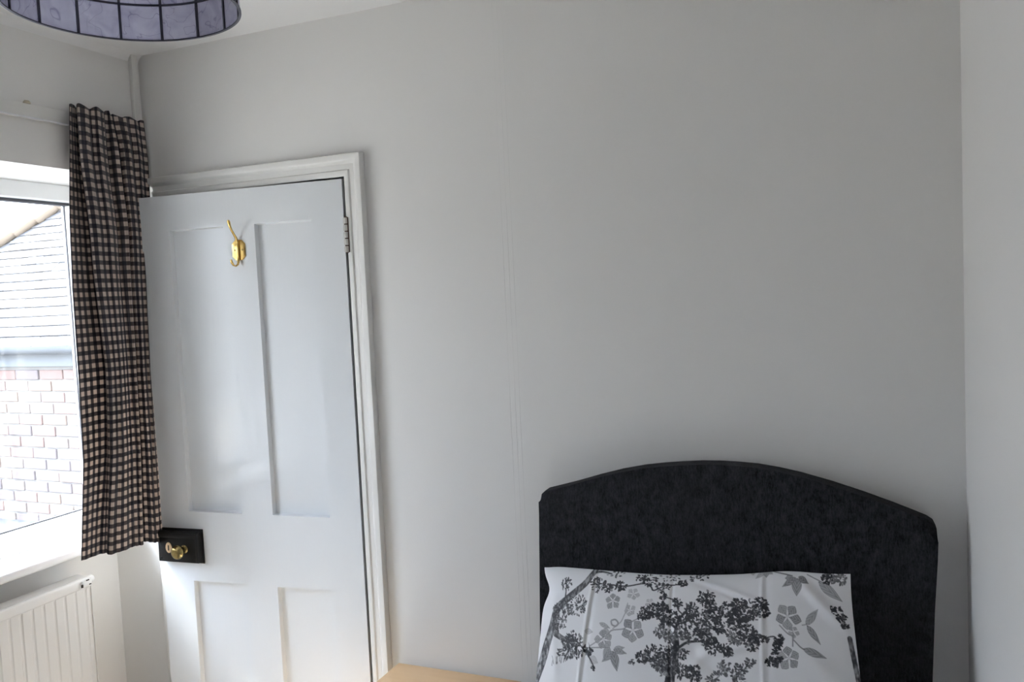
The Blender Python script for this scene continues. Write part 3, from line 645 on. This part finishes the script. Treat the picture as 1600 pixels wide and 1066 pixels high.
def smooth_noise(nu, nv):
    a = rng.rand(nv, nu); y = np.linspace(0, nv-1.001, GV); x = np.linspace(0, nu-1.001, GU)
    yi = y.astype(int); xi = x.astype(int); fy = (y-yi)[:, None]; fx = (x-xi)[None]
    return (a[np.ix_(yi, xi)]*(1-fx)+a[np.ix_(yi, xi+1)]*fx)*(1-fy)+(a[np.ix_(yi+1, xi)]*(1-fx)+a[np.ix_(yi+1, xi+1)]*fx)*fy
BARK = np.clip((.6*smooth_noise(230, 60)+.4*smooth_noise(120, 90)-.28)*2.6, 0, 1)
def stroke(pts, w0, w1, tone, grain=.25, cover=False):
    pts = np.array(pts, float); n = len(pts)-1
    tot = 0; T = np.linspace(0, n-1e-6, max(12, int(np.hypot(*np.diff(pts, axis=0).T).sum()/1.2)))
    sm = catmull(pts, len(T)) if n > 1 else np.array([pts[0]+(pts[1]-pts[0])*t for t in T])
    for k, (u, v) in enumerate(sm):
        r = (w0+(w1-w0)*k/len(sm))*1.45/2
        sl = win_(u, v, r+2); d = np.hypot(UU[sl]-u, VV[sl]-v)
        mk = np.clip(r+.6-d, 0, 1)
        edge = np.clip((d-r+2.2)/2.2, 0, 1) if r > 3 else 0
        g = tone*(1-grain*rng.rand(*d.shape))
        darker(sl, mk, np.clip(g*(.35+.85*BARK[sl])+edge*.3, 0, 1) if r > 3 else g)
def blob(u, v, a, b, ang, tone, edge=.2, core=0):
    r = max(a, b)+1; sl = win_(u, v, r); du, dv = UU[sl]-u, VV[sl]-v; c, s = math.cos(ang), math.sin(ang)
    x = (du*c+dv*s)/a; y = (-du*s+dv*c)/b
    w = np.abs(x)**1.6+y*y*(1+.8*x*x)                        # pointed ellipse
    mk = np.clip((1-w)*min(a, b)*1.0+.3, 0, 1); t = tone+edge*np.clip(w*1.2-.3, 0, 1)-core*np.clip(1-3*w, 0, 1)
    ink[sl] = ink[sl]*(1-mk)+t*mk
def lobe(p, q, wd, tone, pw_=.8):
    (u0, v0), (u1, v1) = p, q; L = math.hypot(u1-u0, v1-v0); ang = math.atan2(v1-v0, u1-u0)
    r = L/2+2; cu, cv = (u0+u1)/2, (v0+v1)/2; sl = win_(cu, cv, r+wd/2)
    du, dv = UU[sl]-u0, VV[sl]-v0; c, s = math.cos(ang), math.sin(ang); x = (du*c+dv*s)/L; y = np.abs(-du*s+dv*c)
    half = wd/2*np.sin(np.pi*np.clip(x, 0, 1)**pw_)*(1.15-.3*x if pw_ < 1 else .35+.8*np.clip(x*1.6, 0, 1))
    mk = np.clip(half-y+.5, 0, 1)*(x > 0)*(x < 1)
    t = tone*(.82+.18*np.sin(x*26+y*1.2))+.16*np.clip(1-np.abs(half-y)/1.6, 0, 1)+.2*np.clip(1-y/1.0, 0, 1)*.6
    ink[sl] = ink[sl]*(1-mk)+np.maximum(ink[sl], t)*mk
for pts, a, c, t in INK_STEMS: stroke(pts, a, c, t)
for u, v, r, t, ph in INK_FLOWERS:
    for k in range(5):
        an = ph+k*2*math.pi/5+rng.uniform(-.12, .12); rr = r*rng.uniform(.85, 1.1)
        lobe((u+1.5*math.cos(an), v+1.5*math.sin(an)), (u+rr*math.cos(an), v+rr*math.sin(an)), r*.66, t*rng.uniform(.66, .95), 1.25)
    blob(u, v, max(2, r*.13), max(2, r*.13), 0, .1, 0)
for a, b_, c, d, wd, t in INK_LEAVES: lobe((a, b_), (c, d), wd*.9, t*.78)
for pts, a, c, t in INK_BRANCHES: stroke(pts, a, c, t, .35)
for u, v, r, n_, t in INK_CLUSTERS:
    for k in range(int(n_*1.5)):
        rr = r*math.sqrt(rng.rand())*1.02; an = rng.uniform(0, 2*math.pi)
        cu, cv = u+rr*math.cos(an), v+rr*math.sin(an)*.9
        L = rng.uniform(2.6, 4.6); dr_ = an+rng.uniform(-1.1, 1.1)
        dark = rng.rand() < .80+.12*(t-.85)/.1
        blob(cu, cv, L, L*rng.uniform(.45, .62), dr_, t*rng.uniform(.80, 1.0) if dark else t*rng.uniform(.4, .6), .12 if dark else .4)
ink[:] = 1-(1-np.clip(ink, 0, 1))**1.9

def sstep(a, b, x): t = np.clip((x-a)/(b-a), 0, 1); return t*t*(3-2*t)
un = (UU/1000-mu0)/(mu1-mu0); vn = (VV/1000-mv0)/(mv1-mv0)
def bell(x, p=.5): return np.clip(1-np.abs(2*x-1)**2.6, 0, 1)**p
thick = .062*bell(un, .55)*bell(vn, .6)
dent = np.zeros_like(un)
uc = UU/1000; vc = VV/1000
def crease(u0, u1, depth, width, va=-1, vb=2):
    c = u0+(u1-u0)*vc/.26; return depth*np.exp(-((uc-c)/width)**2)*sstep(va-.02, va+.02, vc)*(1-sstep(vb-.03, vb+.03, vc))
dent += crease(.133, .108, .0035, .0045)+crease(.322, .322, -.0030, .004)+crease(.520, .518, .0036, .005)
dent -= crease(.140, .115, .0022, .008); dent -= crease(.527, .525, .0025, .009)
def ridge(p, q, amp, wd):
    d = np.array(q)-np.array(p); L = np.hypot(*d); d = d/L; x = (uc-p[0])*d[0]+(vc-p[1])*d[1]; y = -(uc-p[0])*d[1]+(vc-p[1])*d[0]
    return amp*np.exp(-(y/wd)**2)*sstep(-.01, .03, x)*(1-sstep(L-.03, L+.01, x))
dent += ridge((.36, -.005), (.52, .06), .004, .008)-ridge((.37, .012), (.50, .066), .004, .009)
dent += ridge((.60, .01), (.71, .11), .010, .013)-ridge((.61, -.005), (.72, .085), .008, .012)
dent += ridge((.42, .035), (.50, .085), .0025, .006)+ridge((.36, .20), (.42, .16), .005, .012)+ridge((.42, .17), (.52, .14), .004, .010)+ridge((.35, .14), (.44, .235), -.005, .014)
dent += ridge((.02, .06), (.05, .25), .004, .012)+ridge((.56, .10), (.68, .24), .004, .02)
nz = np.zeros_like(un)
for k in range(14):
    fx, fy = rng.uniform(4, 22, 2); a_ = rng.uniform(0, 6.28, 2); nz += np.sin(uc*fx*2*np.pi*.9+vc*fy*3+a_[0])*np.cos(vc*fy*6+a_[1])/(4+fx*.5)
dent += nz*.0016
fz = thick*.9+dent*np.clip(bell(un, .4)*bell(vn, .4)*1.3, 0, 1)
# outline: bowed edges, ears at the corners
cu_ = (un-.5)*2; cv_ = (vn-.5)*2
eu = cu_*(1-.020*(1-cv_**2)*np.abs(cu_)**3); ev = cv_*(1-.030*(1-cu_**2)*np.abs(cv_)**3)
Uu = .352+eu*(mu1-mu0)/2; Vp = .229+ev*(mv1-mv0)/2
ear = np.exp(-((un)/.035)**2-((vn)/.07)**2); Uu = Uu-.004*ear; Vp = Vp+.004*ear
Uu = Uu+.012*np.exp(-(un/.12)**2)*np.exp(-(vn/.25)**2)-.014*np.exp(-((1-un)/.12)**2)*np.exp(-(vn/.35)**2)
Vp = Vp - .007*np.exp(-((un-.80)/.10)**2)*np.exp(-(vn/.05)**2) + .006*np.exp(-((un-.42)/.2)**2)*np.exp(-(vn/.06)**2) - .012*np.exp(-((1-un)/.03)**2)*0
Uu = Uu + .012*np.exp(-(un/.06)**2)*np.exp(-((vn-.12)/.06)**2) - .010*np.exp(-(un/.08)**2)*sstep(.3, .9, vn)
P3 = (np.array(TLp)[None, None]+Uu[..., None]*np.array(Uv)+Vp[..., None]*np.array(Vv)+(fz)[..., None]*np.array(Nv))
me = bpy.data.meshes.new('cover_front'); idx = np.arange(GU*GV).reshape(GV, GU)
fc = np.stack([idx[:-1, :-1], idx[1:, :-1], idx[1:, 1:], idx[:-1, 1:]], -1).reshape(-1, 4)
nv = GU*GV
me.vertices.add(nv); me.vertices.foreach_set('co', P3.reshape(-1).astype(np.float32))
nf = len(fc); me.loops.add(nf*4); me.loops.foreach_set('vertex_index', fc.ravel().astype(np.int32))
me.polygons.add(nf); me.polygons.foreach_set('loop_start', np.arange(0, nf*4, 4, dtype=np.int32))
me.update(calc_edges=True); me.validate()
me.polygons.foreach_set('use_smooth', [True]*nf)
at = me.attributes.new('ink', 'FLOAT', 'POINT'); at.data.foreach_set('value', ink.ravel().astype(np.float32)); me.materials.append(M['pillow'])
pil = tag(empty('pillow', (0, 0, 0)), 'white pillow printed with black trees and grey flowers leaning on the headboard', 'pillow')
link('cover_front', me, pil)
st_ = 5                                                # plain back of the cushion, coarser
ji = np.unique(np.append(np.arange(0, GV, st_), GV-1)); ii = np.unique(np.append(np.arange(0, GU, st_), GU-1))
sub = np.ix_(ji, ii)
Pb = (np.array(TLp)[None, None]+Uu[sub][..., None]*np.array(Uv)+Vp[sub][..., None]*np.array(Vv)-(thick[sub]*.35)[..., None]*np.array(Nv))
a_, c_ = len(ji), len(ii); id2 = np.arange(a_*c_).reshape(a_, c_)
f2 = np.stack([id2[:-1, :-1], id2[:-1, 1:], id2[1:, 1:], id2[1:, :-1]], -1).reshape(-1, 4)
m2 = bpy.data.meshes.new('cover_back'); m2.from_pydata(Pb.reshape(-1, 3).tolist(), [], f2.tolist()); m2.materials.append(M['sheet'])
m2.polygons.foreach_set('use_smooth', [True]*len(m2.polygons)); link('cover_back', m2, pil)

# ------------------------------------------------------------------ pendant lamp with shell shade
LC = Vector((-.8535, -1.1932, 1.64+.383)); RR = .1405; NP = 16; PHS = .0495; ROWS = 5
lamp = tag(empty('pendant_lamp', LC), 'hanging drum lampshade of lilac shell panes in a dark metal grid', 'lamp')
A0 = math.radians(94.2); DA = 2*math.pi/NP
b = MB(); hw = .5*RR*DA-.0013; b.bm.faces.new([b.bm.verts.new(q) for q in ((-hw, 0, .0013), (hw, 0, .0013), (hw, 0, PHS-.0013), (-hw, 0, PHS-.0013))])
me_p = bpy.data.meshes.new('shell_panel')
for v in b.bm.verts: v.co.y += 0
bmesh.ops.recalc_face_normals(b.bm, faces=b.bm.faces)
bmesh.ops.subdivide_edges(b.bm, edges=[e for e in b.bm.edges if abs(e.verts[0].co.x-e.verts[1].co.x) > .01], cuts=4)
for v in b.bm.verts:                                   # bend each pane to the drum
    an = v.co.x/RR; rr = RR+v.co.y; v.co.x = rr*math.sin(an); v.co.y = rr*math.cos(an)-RR
b.bm.to_mesh(me_p); b.bm.free(); me_p.materials.append(M['capiz'])
for r in range(ROWS):
    for k in range(NP):
        an = A0+(k+.5)*DA
        o = link('shell_panel', me_p, lamp, (RR*math.cos(an), RR*math.sin(an), r*PHS))
        o.rotation_euler.z = an-math.pi/2
b = MB()
for r in range(ROWS+1):
    z = r*PHS; t_ = .0008 if r == 0 else .0013
    b.lathe([(RR-.0018, z-t_), (RR+.0018, z-t_), (RR+.0018, z+t_), (RR-.0018, z+t_), (RR-.0018, z-t_)], n=96, caps=False)
for k in range(NP):
    an = A0+k*DA; cx, cy = RR*math.cos(an), RR*math.sin(an)
    n0 = len(b.bm.verts); old = set(b.bm.verts); b.box(-.0017, .0017, -.0018, .0018, 0, ROWS*PHS)
    for v in b.bm.verts:
        if v not in old: v.co = Matrix.Rotation(an-math.pi/2, 3, 'Z') @ v.co + Vector((cx, cy, 0))
for k in range(3):
    an = k*2*math.pi/3; b.tube([(RR*math.cos(an), RR*math.sin(an), ROWS*PHS-.002), (.02*math.cos(an), .02*math.sin(an), ROWS*PHS-.01)], .0015, 8)
b.build('shade_frame', M['lead'], lamp)
b = MB(); b.lathe([(0, .18), (.019, .18), (.021, .20), (.021, .235), (.016, .25), (.004, .255), (0, .255)], n=24); b.build('lamp_holder', M['white_plastic'], lamp, smooth=True)
b = MB(); b.lathe([(0, .075), (.012, .078), (.024, .088), (.030, .105), (.028, .125), (.018, .150), (.013, .165), (.013, .182), (0, .182)], n=28); b.build('bulb', M['bulb'], lamp, smooth=True)
top = ZC-LC.z
b = MB(); b.tube([(0, 0, .25), (0, 0, top-.02)], .0032, 8); b.build('cord', M['white_plastic'], lamp, smooth=True)
b = MB(); b.lathe([(0, top-.03), (.02, top-.03), (.042, top-.014), (.045, top), (0, top)], n=28); b.build('ceiling_rose', M['white_plastic'], lamp, smooth=True)
